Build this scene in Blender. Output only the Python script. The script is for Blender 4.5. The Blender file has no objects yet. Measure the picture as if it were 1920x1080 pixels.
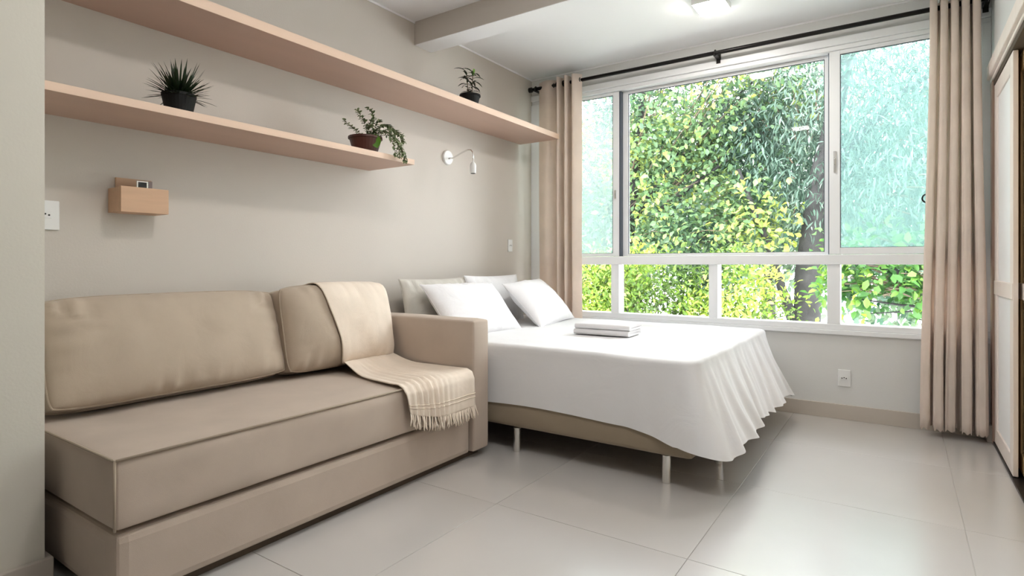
import bpy, math, random
import numpy as np
from mathutils import Vector, Matrix, noise
from mathutils.bvhtree import BVHTree

# ---------------------------------------------------------------- camera, sky, exposure
S = bpy.context.scene
COL = S.collection
cam_d = bpy.data.cameras.new('camera'); cam = bpy.data.objects.new('camera', cam_d); COL.objects.link(cam)
cam_d.sensor_width = 36; cam_d.lens = 1076 / 1920 * 36; cam_d.shift_y = -44 / 1920
cam_d.clip_start = 0.02; cam_d.clip_end = 300
cam.location = (2.691, -4.277, 1.0); cam.rotation_euler = (math.pi / 2, 0, math.radians(34.15))
S.camera = cam
S.view_settings.view_transform = 'Standard'; S.view_settings.look = 'None'
S.view_settings.gamma = 1; S.view_settings.use_curve_mapping = False
S.view_settings.exposure = 0.42

W = bpy.data.worlds.new('sky'); S.world = W; W.use_nodes = True
bg = W.node_tree.nodes['Background']
bg.inputs[0].default_value = (0.90, 0.95, 1.0, 1); bg.inputs[1].default_value = 8.5

sun_d = bpy.data.lights.new('sun', 'SUN'); sun_d.energy = 4.0; sun_d.angle = math.radians(8); sun_d.color = (1, .95, .85)
sun = bpy.data.objects.new('sun', sun_d); COL.objects.link(sun)
sun.rotation_euler = (math.radians(38), 0, math.radians(25))       # from high behind the house, onto the trees
fill_d = bpy.data.lights.new('ceiling_fill', 'SPOT'); fill_d.color = (.90, .95, 1); fill_d.energy = 105; fill_d.spot_size = math.radians(130); fill_d.spot_blend = .8; fill_d.shadow_soft_size = .25
fill_spot = bpy.data.objects.new('ceiling_fill', fill_d); COL.objects.link(fill_spot)                     # added fill spot, unseen, aimed up to brighten ceiling and room
fill_spot.location = (2.55, -3.1, 1.4); fill_spot.rotation_euler = (math.radians(176), 0, 0)
LAMP = 98.0                                                          # emission of the ceiling lamps

# ---------------------------------------------------------------- helpers
H = 2.62
def link(o):
    COL.objects.link(o); return o
class MB:
    def __init__(s): s.v = []; s.f = []
    def box(s, x0, x1, y0, y1, z0, z1):
        b = len(s.v)
        s.v += [(x0,y0,z0),(x1,y0,z0),(x1,y1,z0),(x0,y1,z0),(x0,y0,z1),(x1,y0,z1),(x1,y1,z1),(x0,y1,z1)]
        s.f += [tuple(b+i for i in q) for q in ((0,3,2,1),(4,5,6,7),(0,1,5,4),(1,2,6,5),(2,3,7,6),(3,0,4,7))]
        return s
    def tube(s, pts, rad, n=10, caps=True):
        pts = [Vector(p) for p in pts]
        if not hasattr(rad, '__len__'): rad = [rad] * len(pts)
        b = len(s.v); up = None
        for i, p in enumerate(pts):
            d = (pts[min(i+1, len(pts)-1)] - pts[max(i-1, 0)]).normalized()
            if up is None:
                up = Vector((0,0,1)) if abs(d.z) < .9 else Vector((1,0,0))
            a = d.cross(up).normalized(); up = a.cross(d).normalized()
            for k in range(n):
                t = 2*math.pi*k/n
                s.v.append(tuple(p + (a*math.cos(t) + up*math.sin(t)) * rad[i]))
        for i in range(len(pts)-1):
            for k in range(n):
                k2 = (k+1) % n
                s.f.append((b+i*n+k, b+i*n+k2, b+(i+1)*n+k2, b+(i+1)*n+k))
        if caps:
            s.f.append(tuple(b+k for k in reversed(range(n))))
            s.f.append(tuple(b+(len(pts)-1)*n+k for k in range(n)))
        return s
    def lathe(s, c, prof, n=24, axis='z'):
        b = len(s.v)
        for r, h in prof:
            for k in range(n):
                t = 2*math.pi*k/n
                x, y = r*math.cos(t), r*math.sin(t)
                if axis == 'z': s.v.append((c[0]+x, c[1]+y, c[2]+h))
                elif axis == 'x': s.v.append((c[0]+h, c[1]+x, c[2]+y))
                else: s.v.append((c[0]+y, c[1]+h, c[2]+x))
        m = len(prof)
        for i in range(m-1):
            for k in range(n):
                k2 = (k+1) % n
                s.f.append((b+i*n+k, b+i*n+k2, b+(i+1)*n+k2, b+(i+1)*n+k))
        s.f.append(tuple(b+k for k in reversed(range(n))))
        s.f.append(tuple(b+(m-1)*n+k for k in range(n)))
        return s
    def torus(s, c, R, r, axis='x', n=20, m=8):
        b = len(s.v)
        for i in range(n):
            t = 2*math.pi*i/n
            for j in range(m):
                q = 2*math.pi*j/m
                rr = R + r*math.cos(q); h = r*math.sin(q)
                if axis == 'x': s.v.append((c[0]+h, c[1]+rr*math.cos(t), c[2]+rr*math.sin(t)))
                elif axis == 'y': s.v.append((c[0]+rr*math.cos(t), c[1]+h, c[2]+rr*math.sin(t)))
                else: s.v.append((c[0]+rr*math.cos(t), c[1]+rr*math.sin(t), c[2]+h))
        for i in range(n):
            for j in range(m):
                s.f.append((b+i*m+j, b+((i+1)%n)*m+j, b+((i+1)%n)*m+(j+1)%m, b+i*m+(j+1)%m))
        return s
    def grid(s, P):      # P[i][j] points
        b = len(s.v); n = len(P[0])
        for row in P: s.v += [tuple(p) for p in row]
        for i in range(len(P)-1):
            for j in range(n-1):
                s.f.append((b+i*n+j, b+i*n+j+1, b+(i+1)*n+j+1, b+(i+1)*n+j))
        return s
def base_of(parent):
    while parent.parent: parent = parent.parent
    return Vector(parent.location)
def obj(name, mb, mat, parent=None, smooth=False, bevel=0, origin=None, solid=0, sub=0, kind=None, label=None, seg=2):
    o0 = base_of(parent) if parent else Vector(origin or (0,0,0))
    me = bpy.data.meshes.new(name)
    me.from_pydata([(v[0]-o0.x, v[1]-o0.y, v[2]-o0.z) for v in mb.v], [], mb.f)
    me.update()
    me.materials.append(mat)
    if smooth: me.polygons.foreach_set('use_smooth', [True]*len(me.polygons))
    o = link(bpy.data.objects.new(name, me))
    if parent: o.parent = parent
    else: o.location = o0
    if bevel:
        m = o.modifiers.new('bevel', 'BEVEL'); m.width = bevel; m.segments = seg; m.limit_method = 'ANGLE'; m.angle_limit = math.radians(40)
        if seg > 2: me.polygons.foreach_set('use_smooth', [True]*len(me.polygons)); me.update(); m.harden_normals = True
    if solid:
        m = o.modifiers.new('solid', 'SOLIDIFY'); m.thickness = solid; m.offset = 0
    if sub:
        m = o.modifiers.new('sub', 'SUBSURF'); m.levels = sub; m.render_levels = sub
    if kind: o['kind'] = kind
    if label: o['label'] = label
    return o
def tag(o, label, cat, group=None, kind=None):
    o['label'] = label; o['category'] = cat
    if group: o['group'] = group
    if kind: o['kind'] = kind
    return o
def thing(name, label, cat, loc, group=None):
    o = link(bpy.data.objects.new(name, None)); o.location = loc; o.empty_display_size = .1
    return tag(o, label, cat, group)
def struct(name, mb=None, mat=None, **k):
    if mb is None:
        o = link(bpy.data.objects.new(name, None)); o.location = k.get('loc', (0,0,0))
    else: o = obj(name, mb, mat, **k)
    o['kind'] = 'structure'; return o

# ---------------------------------------------------------------- materials
def mat(name, col, rough=.6, metal=0, var=.0, vscale=4, bump=0, bscale=40, spec=.5, sheen=0, stretch=None, coat=0, trans=0):
    m = bpy.data.materials.new(name); m.use_nodes = True
    nt = m.node_tree; N = nt.nodes; L = nt.links
    p = N['Principled BSDF']
    p.inputs['Base Color'].default_value = (*col, 1); p.inputs['Roughness'].default_value = rough
    p.inputs['Metallic'].default_value = metal; p.inputs['Specular IOR Level'].default_value = spec
    p.inputs['Sheen Weight'].default_value = sheen; p.inputs['Coat Weight'].default_value = coat
    tc = N.new('ShaderNodeTexCoord'); mp = N.new('ShaderNodeMapping')
    L.new(tc.outputs['Object'], mp.inputs[0])
    if stretch: mp.inputs['Scale'].default_value = stretch
    if var:
        n = N.new('ShaderNodeTexNoise'); n.inputs['Scale'].default_value = vscale; n.inputs['Detail'].default_value = 5
        L.new(mp.outputs[0], n.inputs['Vector'])
        r = N.new('ShaderNodeValToRGB')
        r.color_ramp.elements[0].position = .3; r.color_ramp.elements[1].position = .7
        r.color_ramp.elements[0].color = (*[c*(1-var) for c in col], 1)
        r.color_ramp.elements[1].color = (*[min(1, c*(1+var)) for c in col], 1)
        L.new(n.outputs['Fac'], r.inputs[0]); L.new(r.outputs[0], p.inputs['Base Color'])
    if bump:
        n2 = N.new('ShaderNodeTexNoise'); n2.inputs['Scale'].default_value = bscale; n2.inputs['Detail'].default_value = 3
        L.new(mp.outputs[0], n2.inputs['Vector'])
        b = N.new('ShaderNodeBump'); b.inputs['Strength'].default_value = bump; b.inputs['Distance'].default_value = .01
        L.new(n2.outputs['Fac'], b.inputs['Height']); L.new(b.outputs[0], p.inputs['Normal'])
    if trans:
        out = N['Material Output']; t = N.new('ShaderNodeBsdfTranslucent'); mx = N.new('ShaderNodeMixShader')
        src = p.inputs['Base Color'].links[0].from_socket if p.inputs['Base Color'].links else None
        if src: L.new(src, t.inputs[0])
        else: t.inputs[0].default_value = (*col, 1)
        mx.inputs[0].default_value = trans
        L.new(p.outputs[0], mx.inputs[1]); L.new(t.outputs[0], mx.inputs[2]); L.new(mx.outputs[0], out.inputs[0])
    return m
def fabric(name, col, weave=900, amp=.15, fold=.12, trans=0, rough=.85, var=.05):
    """cloth: colour speckle, fine weave relief and soft crumples"""
    m = mat(name, col, rough, var=var, vscale=7, spec=.25, sheen=.15, trans=trans)
    nt = m.node_tree; N = nt.nodes; L = nt.links; p = N['Principled BSDF']
    tc = [n for n in N if n.type == 'TEX_COORD'][0]
    a = N.new('ShaderNodeTexNoise'); a.inputs['Scale'].default_value = weave; L.new(tc.outputs['Object'], a.inputs['Vector'])
    b = N.new('ShaderNodeTexNoise'); b.inputs['Scale'].default_value = 7; b.inputs['Detail'].default_value = 4; b.inputs['Distortion'].default_value = .8
    L.new(tc.outputs['Object'], b.inputs['Vector'])
    b1 = N.new('ShaderNodeBump'); b1.inputs['Strength'].default_value = amp; b1.inputs['Distance'].default_value = .002
    b2 = N.new('ShaderNodeBump'); b2.inputs['Strength'].default_value = fold; b2.inputs['Distance'].default_value = .03
    L.new(a.outputs['Fac'], b1.inputs['Height']); L.new(b.outputs['Fac'], b2.inputs['Height'])
    L.new(b1.outputs[0], b2.inputs['Normal']); L.new(b2.outputs[0], p.inputs['Normal'])
    return m
def emis(name, col, s):
    m = bpy.data.materials.new(name); m.use_nodes = True; nt = m.node_tree
    e = nt.nodes.new('ShaderNodeEmission'); e.inputs[0].default_value = (*col, 1); e.inputs[1].default_value = s
    nt.links.new(e.outputs[0], nt.nodes['Material Output'].inputs[0]); return m
def glass(name, film, col=(.8,.95,.95), noise_film=False):
    m = bpy.data.materials.new(name); m.use_nodes = True; nt = m.node_tree; N = nt.nodes; L = nt.links
    N.remove(N['Principled BSDF'])
    t = N.new('ShaderNodeBsdfTransparent'); g = N.new('ShaderNodeBsdfGlossy'); g.inputs['Roughness'].default_value = .02
    fr = N.new('ShaderNodeFresnel'); fr.inputs[0].default_value = 1.25
    m1 = N.new('ShaderNodeMixShader'); L.new(fr.outputs[0], m1.inputs[0]); L.new(t.outputs[0], m1.inputs[1]); L.new(g.outputs[0], m1.inputs[2])
    res = m1.outputs[0]
    if film:
        d = N.new('ShaderNodeBsdfDiffuse'); d.inputs[0].default_value = (*col, 1)
        tl = N.new('ShaderNodeBsdfTranslucent'); tl.inputs[0].default_value = (*col, 1)
        a = N.new('ShaderNodeMixShader'); a.inputs[0].default_value = .6
        L.new(d.outputs[0], a.inputs[1]); L.new(tl.outputs[0], a.inputs[2])
        m2 = N.new('ShaderNodeMixShader'); m2.inputs[0].default_value = film
        L.new(res, m2.inputs[1]); L.new(a.outputs[0], m2.inputs[2]); res = m2.outputs[0]
        t.inputs[0].default_value = (.93, 1, .98, 1)
    L.new(res, N['Material Output'].inputs[0]); return m
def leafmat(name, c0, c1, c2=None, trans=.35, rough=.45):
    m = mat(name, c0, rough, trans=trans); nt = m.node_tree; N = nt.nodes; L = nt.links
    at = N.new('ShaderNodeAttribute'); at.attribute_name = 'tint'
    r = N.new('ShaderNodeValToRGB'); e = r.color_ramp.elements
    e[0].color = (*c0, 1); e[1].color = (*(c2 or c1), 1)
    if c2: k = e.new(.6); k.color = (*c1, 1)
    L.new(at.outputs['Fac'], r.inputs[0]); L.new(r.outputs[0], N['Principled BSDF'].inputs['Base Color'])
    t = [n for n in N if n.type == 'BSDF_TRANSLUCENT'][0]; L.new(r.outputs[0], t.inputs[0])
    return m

M = {}
M['wall'] = mat('wall_paint', (.60,.55,.495), .7, var=.015, vscale=2, bump=.05, bscale=120)
M['wall_column'] = mat('column_paint', (.70,.665,.585), .7, var=.012, vscale=2, bump=.05, bscale=120)
M['wall_white'] = mat('wall_paint_white', (.74,.735,.72), .7, var=.01, vscale=2, bump=.05, bscale=120)
M['ceiling'] = mat('ceiling_paint', (.90,.90,.91), .8, bump=.03, bscale=90)
M['tile'] = mat('porcelain_tile', (.57,.54,.515), .28, var=.04, vscale=2, bump=.005, bscale=5, coat=1.0, spec=.8)
M['tile'].node_tree.nodes['Principled BSDF'].inputs['Coat Roughness'].default_value = .20
M['grout'] = mat('grout', (.52,.485,.45), .8)
M['skirt'] = mat('skirting_tile', (.56,.50,.44), .35, var=.03, vscale=5)
M['shelf'] = mat('shelf_laminate_shaded', (.55,.38,.30), .5, var=.04, vscale=6, stretch=(1,.12,6), bump=.02, bscale=30)  # board darkened: the shade of the underside is put into its colour
M['shelf_lit'] = mat('shelf_laminate_lit', (.76,.56,.43), .5, var=.04, vscale=6, stretch=(1,.12,6))  # front edge paler: lamp light painted into its colour
M['woodbox'] = mat('box_wood', (.62,.40,.26), .5, var=.06, vscale=9, stretch=(4,.5,4))
M['sofa'] = fabric('sofa_fabric', (.515,.42,.345), 700, .25, .05)
M['cush'] = fabric('cushion_fabric', (.50,.41,.32), 700, .22, .10)
M['pipe'] = mat('cushion_piping', (.44,.36,.275), .8)
M['seam'] = mat('dark_seam', (.10,.075,.055), .9)
M['throw'] = fabric('throw_cotton', (.84,.72,.60), 500, .5, .15, var=.06)
M['sheet'] = fabric('sheet_cotton', (.78,.77,.775), 900, .1, .12, rough=.8, var=.01)
M['pillow'] = fabric('pillow_cotton', (.86,.85,.86), 900, .1, .30, rough=.8, var=.01)
M['pillow_grey'] = fabric('cushion_grey', (.62,.59,.53), 700, .2, .3)
M['bedbase'] = fabric('bed_base_fabric', (.33,.265,.19), 700, .25, .03)
M['chrome'] = mat('brushed_steel', (.75,.74,.72), .2, metal=1)
M['frame'] = mat('white_aluminium', (.90,.91,.93), .35)
M['gasket'] = mat('rubber_gasket', (.10,.12,.15), .6)
M['glass'] = glass('clear_glass', 0)
M['glass_r'] = glass('hazy_glass', .22, (.36,.52,.53))
M['glass_l'] = glass('hazy_glass_left', .22, (.60,.70,.72))
M['curtain'] = fabric('curtain_linen', (.86,.74,.655), 600, .2, .05, trans=.26)
M['black'] = mat('black_metal', (.016,.014,.014), .35, metal=.6)
M['white'] = mat('white_plastic', (.82,.82,.81), .35)
M['dark'] = mat('socket_hole', (.02,.02,.02), .7)
M['pot_black'] = mat('black_plastic_pot', (.008,.008,.008), .65, spec=.25)
M['pot_brown'] = mat('brown_plastic_pot', (.075,.022,.015), .4, var=.2, vscale=8)
M['soil'] = mat('soil', (.03,.02,.013), .95, bump=.6, bscale=90)
M['door'] = mat('wardrobe_pale_wood', (.88,.78,.72), .45, var=.04, vscale=5, stretch=(6,6,.6))
M['door_gold'] = mat('wardrobe_golden_wood', (.74,.53,.28), .5, var=.06, vscale=5, stretch=(6,6,.6))
M['panel'] = mat('white_glass_panel', (.92,.91,.91), .6, spec=.3)
M['lamp'] = emis('lamp_diffuser', (1, .95, .88), LAMP)
M['bark'] = mat('tree_bark', (.028,.027,.026), .9, var=.4, vscale=8, bump=1, bscale=18)
M['twig'] = mat('twig', (.16,.12,.08), .9)
M['pave'] = mat('street_paving', (.74,.73,.71), .9, var=.06, vscale=1)
M['facade'] = mat('facade_render', (.75,.68,.64), .9, var=.04, vscale=1)
M['facade_win'] = mat('facade_window', (.20,.25,.28), .2)
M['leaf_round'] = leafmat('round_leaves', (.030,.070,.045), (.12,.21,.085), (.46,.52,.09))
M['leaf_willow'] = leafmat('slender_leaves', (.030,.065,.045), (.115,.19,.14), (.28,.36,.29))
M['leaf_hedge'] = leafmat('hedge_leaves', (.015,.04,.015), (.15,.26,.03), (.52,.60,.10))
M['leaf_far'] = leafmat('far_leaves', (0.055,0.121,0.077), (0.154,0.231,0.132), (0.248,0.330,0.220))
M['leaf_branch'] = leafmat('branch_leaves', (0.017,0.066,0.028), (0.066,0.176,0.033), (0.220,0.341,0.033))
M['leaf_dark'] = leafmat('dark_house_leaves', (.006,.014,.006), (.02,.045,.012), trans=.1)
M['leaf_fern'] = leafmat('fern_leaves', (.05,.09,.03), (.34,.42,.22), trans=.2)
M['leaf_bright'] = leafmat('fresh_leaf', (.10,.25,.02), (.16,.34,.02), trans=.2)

# ---------------------------------------------------------------- the room
RX = 3.12; BACK = -7.0; JX = .49; JY = -3.617
fl = struct('floor', MB().box(-.2, 3.8, BACK-.2, .15, -.15, -.003), M['grout'])
xs = [-.31, .49, 1.29, 2.09, 2.89, 3.69]; ys = [0.07 - .8*i for i in range(10)]; ys[0] = 0.0
g = .0011
tile_mesh = {}
for i in range(5):
    for j in range(9):
        x0, x1 = max(xs[i], 0)+g, min(xs[i+1], 3.69)-g
        y1, y0 = ys[j]-g, max(ys[j+1], BACK)+g
        if y1 <= y0: continue
        key = (round(x1-x0, 3), round(y1-y0, 3))
        if key not in tile_mesh:
            o = obj('tile', MB().box(0, x1-x0, 0, y1-y0, -.003, 0), M['tile'], bevel=.0008, seg=1)
            tile_mesh[key] = o
        else:
            o = link(tile_mesh[key].copy())
        o.parent = fl; o.location = (x0, y0, 0)
struct('wall_left', MB().box(-.2, 0, JY, .15, -.003, H+.1), M['wall'])
struct('wall_left_front', MB().box(-.2, JX, BACK-.2, JY, -.003, H+.1), M['wall_column'])
struct('wall_rear', MB().box(JX, 3.8, BACK-.2, BACK, -.003, H+.1), M['wall'])
wb = MB().box(0, RX+.7, 0, .15, -.003, .545)
struct('wall_back_lower', wb, M['wall_white'])
struct('wall_back_upper', MB().box(0, RX+.7, 0, .15, 2.475, H+.1), M['wall_white'])
# right side: lintel wall above the wardrobe, pier at the window, wall nearer than the wardrobe
struct('wall_right_upper', MB().box(RX, RX+.12, -2.3, 0, 2.13, H+.1), M['wall_white'])
struct('wall_right_pier', MB().box(RX, RX+.7, -.035, 0, -.003, 2.13).box(RX, RX+.7, 0, .15, .545, 2.475), M['wall_white'])
struct('wall_right_front', MB().box(RX, RX+.7, BACK, -2.3, -.003, H+.1), M['wall'])
struct('wall_right_closet', MB().box(RX+.62, RX+.7, -2.3, -.035, -.003, H+.1), M['wall'])
struct('ceiling', MB().box(-.2, 3.9, BACK-.2, .15, H, H+.15), M['ceiling'])
struct('trim_1', MB().box(0, RX, -1.471, -1.308, 2.467, H), M['wall'])          # the ceiling beam
struct('trim_4', MB().box(0, RX, -1.4705, -1.3085, 2.464, 2.467), M['ceiling'])  # its white underside
struct('trim_2', MB().box(0, .006, JY, -1.471, H-.012, H).box(0, .006, -1.308, 0, H-.012, H), M['ceiling'])
struct('trim_3', MB().box(.006, RX, -.006, 0, H-.010, H), M['ceiling'])
struct('baseboard_back', MB().box(0, 3.10, -.012, 0, 0, .095), M['skirt'], bevel=.002)
struct('baseboard_left', MB().box(0, .012, JY+.012, -.012, 0, .095), M['skirt'], bevel=.002)
struct('baseboard_front', MB().box(JX, JX+.018, BACK, JY+.018, 0, .09).box(0.012, JX, JY, JY+.018, 0, .09), M['skirt'], bevel=.002)
struct('baseboard_right', MB().box(RX-.03, RX, -.10, -.012, 0, .095), M['skirt'], bevel=.002)

# ---------------------------------------------------------------- the window
win = struct('window_1', loc=(0, 0, .545))
F = M['frame']
obj('sill_rail', MB().box(0, RX, -.02, .10, .545, .575).box(0, RX, -.008, .10, .575, .612), F, win, bevel=.004)
obj('head_rail', MB().box(0, RX, -.015, .12, 2.425, 2.475).box(0, RX, .0, .12, 2.395, 2.425), F, win, bevel=.004)
obj('jamb', MB().box(0, .125, -.012, .12, .612, 2.395), F, win, bevel=.004)
obj('jamb', MB().box(3.075, RX, -.012, .12, .612, 2.395), F, win, bevel=.004)
obj('transom', MB().box(.125, 3.075, -.012, .12, 1.0, 1.065), F, win, bevel=.004)
for a, b in ((.756,.824), (1.527,1.591), (2.288,2.363)):
    obj('mullion', MB().box(a, b, -.004, .10, .612, 1.0), F, win, bevel=.003)
for a, b in ((.125,.756), (.824,1.527), (1.591,2.288), (2.363,3.075)):
    obj('lower_pane', MB().box(a, b, .045, .051, .612, 1.0), M['glass'], win)
def sash(x0, x1, z0, z1, y, ws, wr, gm, wt=None):
    wt = wt or wr
    s = obj('sash', MB().box(x0, x0+ws[0], y, y+.03, z0, z1).box(x1-ws[1], x1, y, y+.03, z0, z1)
            .box(x0+ws[0], x1-ws[1], y, y+.03, z0, z0+wr).box(x0+ws[0], x1-ws[1], y, y+.03, z1-wt, z1), F, win, bevel=.003)
    gx0, gx1, gz0, gz1 = x0+ws[0], x1-ws[1], z0+wr, z1-wt
    obj('pane', MB().box(gx0, gx1, y+.012, y+.018, gz0, gz1), gm, s)
    e = .005
    obj('gasket', MB().box(gx0, gx0+e, y+.004, y+.012, gz0, gz1).box(gx1-e, gx1, y+.004, y+.012, gz0, gz1)
        .box(gx0, gx1, y+.004, y+.012, gz0, gz0+e*.6).box(gx0, gx1, y+.004, y+.012, gz1-e, gz1), M['gasket'], s)
    return s
sl = sash(.05, .812, 1.067, 2.393, .022, (.085,.052), .024, M['glass_l'])
sc = sash(.828, 2.297, 1.067, 2.393, .066, (.046,.030), .018, M['glass'], .022)
sr = sash(2.300, 3.073, 1.067, 2.393, .004, (.062,.055), .042, M['glass_r'], .026)
obj('guide_strip', MB().box(.812, .828, .03, .09, 1.067, 2.393), M['gasket'], win)
obj('guide_strip', MB().box(2.292, 2.300, .030, .06, 1.067, 2.393), M['gasket'], win)
obj('latch', MB().box(.776, .790, .012, .024, 1.53, 1.60).box(.779,.787,.004,.014,1.55,1.575), M['chrome'], sl, bevel=.002)
obj('latch', MB().box(2.326, 2.340, -.006, .005, 1.60, 1.74).box(2.329,2.337,-.014,-.005,1.65,1.69), M['chrome'], sr, bevel=.002)
obj('ring_pull', MB().torus((2.822, -.004, 1.40), .026, .005, 'y'), M['black'], sr, smooth=True)

# ---------------------------------------------------------------- outlets
def outlet(loc, axis, w, h, label):
    t = thing('wall_outlet', label, 'outlet', loc, 'white wall outlets'); x, y, z = loc
    def bx(a0, a1, z0, z1, d0, d1):
        return MB().box(x+d0, x+d1, y+a0, y+a1, z0, z1) if axis == 'x' else MB().box(x+a0, x+a1, y-d1, y-d0, z0, z1)
    obj('plate', bx(-w/2, w/2, z-h/2, z+h/2, 0, .009), M['white'], t, bevel=.003)
    obj('socket_insert', bx(-.021, .021, z-.012, z+.012, .009, .0115), M['white'], t, bevel=.002)
    for k, dz in ((-.012,0), (0,.004), (.012,0)):
        if axis == 'x': mb = MB().lathe((x+.0117, y+k, z+dz), [(.0035,0),(.0035,.0006)], 10, 'x')
        else: mb = MB().lathe((x+k, y-.0123, z+dz), [(.0035,0),(.0035,.0006)], 10, 'y')
        obj('socket_hole', mb, M['dark'], t)
outlet((0, -3.472, 1.188), 'x', .092, .112, 'white wall outlet beside the projecting wall, left of the wooden wall box')
outlet((0, -.345, 1.157), 'x', .062, .10, 'small white wall outlet above the bed pillows near the curtain')
outlet((2.386, 0, .266), 'y', .072, .108, 'white wall outlet low on the wall under the window')

# ---------------------------------------------------------------- shelves
def shelf(x1, y0, y1, z0, th, label):
    t = thing('wall_shelf', label, 'shelf', (0, (y0+y1)/2, z0))
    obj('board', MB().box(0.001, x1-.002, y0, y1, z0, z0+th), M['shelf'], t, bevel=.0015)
    obj('front_edge_lit', MB().box(x1-.002, x1, y0, y1, z0, z0+th), M['shelf_lit'], t, bevel=.0008)
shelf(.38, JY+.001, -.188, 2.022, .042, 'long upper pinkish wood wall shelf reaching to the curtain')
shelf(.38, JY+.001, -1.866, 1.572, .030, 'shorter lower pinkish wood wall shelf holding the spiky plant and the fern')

# ---------------------------------------------------------------- wall box
t = thing('wall_box', 'small tan wooden open box fixed to the wall beneath the lower shelf', 'box', (0, -3.17, 1.21))
WB = M['woodbox']
obj('front_panel', MB().box(.11, .12, -3.26, -3.08, 1.212, 1.315), WB, t, bevel=.001)
obj('side_panel', MB().box(0.012, .11, -3.26, -3.252, 1.212, 1.312), WB, t, bevel=.001)
obj('side_panel', MB().box(0.012, .11, -3.088, -3.08, 1.212, 1.312), WB, t, bevel=.001)
obj('bottom_panel', MB().box(0.012, .11, -3.252, -3.088, 1.212, 1.220), WB, t, bevel=.001)
obj('back_panel', MB().box(0.001, .012, -3.26, -3.08, 1.212, 1.312).box(.001, .012, -3.235, -3.10, 1.312, 1.36), WB, t, bevel=.001)
t = thing('framed_gadget', 'tiny dark screened gadget with silver rim standing in the wall box', 'gadget', (.075, -3.165, 1.221))
obj('case', MB().box(.070, .078, -3.186, -3.142, 1.221, 1.348), M['chrome'], t, bevel=.002)
obj('screen', MB().box(.078, .0795, -3.180, -3.148, 1.24, 1.342), M['dark'], t, bevel=.001)
tag(obj('card', MB().box(.05, .054, -3.17, -3.115, 1.221, 1.352), mat('grey_card', (.30,.24,.23), .6), origin=(.05,-3.14,1.221), bevel=.001),
    'thin grey brown card upright behind the gadget in the wall box', 'card')

# ---------------------------------------------------------------- wall lamp
t = thing('wall_lamp', 'white gooseneck reading lamp mounted on the wall below the upper shelf', 'lamp', (0, -1.139, 1.765))
obj('wall_plate', MB().lathe((0.0, -1.139, 1.765), [(.052,0),(.052,.010),(.048,.016),(.012,.018)], 28, 'x'), M['white'], t, bevel=.001, smooth=False)
ap = [(.015,-1.139,1.757),(.05,-1.139,1.757),(.09,-1.14,1.768),(.14,-1.142,1.785),(.19,-1.146,1.797),(.225,-1.15,1.792),(.245,-1.153,1.772),(.250,-1.155,1.74),(.250,-1.156,1.705)]
obj('arm', MB().tube(ap, .0055, 10), M['chrome'], t, smooth=True)
obj('socket', MB().lathe((.250,-1.156,1.628), [(.020,0),(.021,.004),(.021,.055),(.017,.068),(.008,.078)], 20), M['white'], t, smooth=True)
obj('bulb_opening', MB().lathe((.250,-1.156,1.6265), [(.017,0),(.017,.0012)], 16), M['dark'], t)

# ---------------------------------------------------------------- ceiling lamps (the one in view and its neighbours further into the room)
def ceil_lamp(x, y, label):
    t = thing('ceiling_lamp', label, 'lamp', (x, y, H-.045), 'square ceiling lamps')
    obj('housing', MB().box(x-.095, x+.095, y-.095, y+.095, H-.038, H), M['white'], t, bevel=.003)
    obj('diffuser', MB().box(x-.085, x+.085, y-.085, y+.085, H-.046, H-.038), M['lamp'], t)
ceil_lamp(1.725, -.67, 'square white ceiling lamp glowing above the bed')
ceil_lamp(1.725, -2.95, 'square white ceiling lamp beyond the beam, above the sofa side')

# ---------------------------------------------------------------- curtain rod and curtains
t = thing('curtain_rod', 'long black curtain rod running above the window', 'curtain rod', (1.6, -.1, 2.50))
obj('rod', MB().tube([(.06,-.1,2.50),(3.10,-.1,2.50)], .0145, 14), M['black'], t, smooth=True)
obj('finial', MB().lathe((.035,-.1,2.50), [(.012,0),(.022,.004),(.022,.03),(.016,.034)], 16, 'x'), M['black'], t)
for x in (.105, 1.60, 3.092):
    obj('bracket', MB().box(x-.012, x+.012, -.108, -.015, 2.478, 2.487).box(x-.014, x+.014, -.02, -.0, 2.45, 2.52).torus((x,-.1,2.50), .019, .005, 'x'), M['black'], t)
def curtain(top, bot, z0, z1, label, nz=40, eyes=(), seed=0, flare=None):
    """top, bot: plan curves with the same number of points"""
    t = thing('curtain', label, 'curtain', ((top[0][0]+top[-1][0])/2, -.1, z0), 'beige curtains')
    P = []
    for i in range(nz+1):
        f = i/nz; s = f*f*(3-2*f)
        row = []
        for j, (a, b) in enumerate(zip(top, bot)):
            x = a[0]*(1-s) + b[0]*s; y = a[1]*(1-s) + b[1]*s
            n = noise.noise(Vector((j*.07+seed, f*2.2, seed)))
            row.append((x + .010*n*f, y + .008*n*f, z1 + (z0-z1)*f + (.006*math.sin(j*.35) if i == nz else 0)))
        P.append(row)
    obj('cloth', MB().grid(P), M['curtain'], t, smooth=True, solid=.003)
    for e in eyes:
        obj('eyelet', MB().torus(e[:3], .021, .0055, e[3] if len(e) > 3 else 'x'), M['black'], t, smooth=True)
    return t
def plan(pts, n=16):
    """smooth curve through plan points (cosine eased)"""
    out = []
    P = [pts[0]] + list(pts) + [pts[-1]]
    for i in range(1, len(P)-2):
        p0, p1, p2, p3 = [Vector(q) for q in P[i-1:i+3]]
        for k in range(n):
            u = k/n
            out.append(.5*((2*p1) + (p2-p0)*u + (2*p0-5*p1+4*p2-p3)*u*u + (3*p1-p0-3*p2+p3)*u**3))
    out.append(Vector(pts[-1])); return [(q.x, q.y) for q in out]
A = .045
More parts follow.
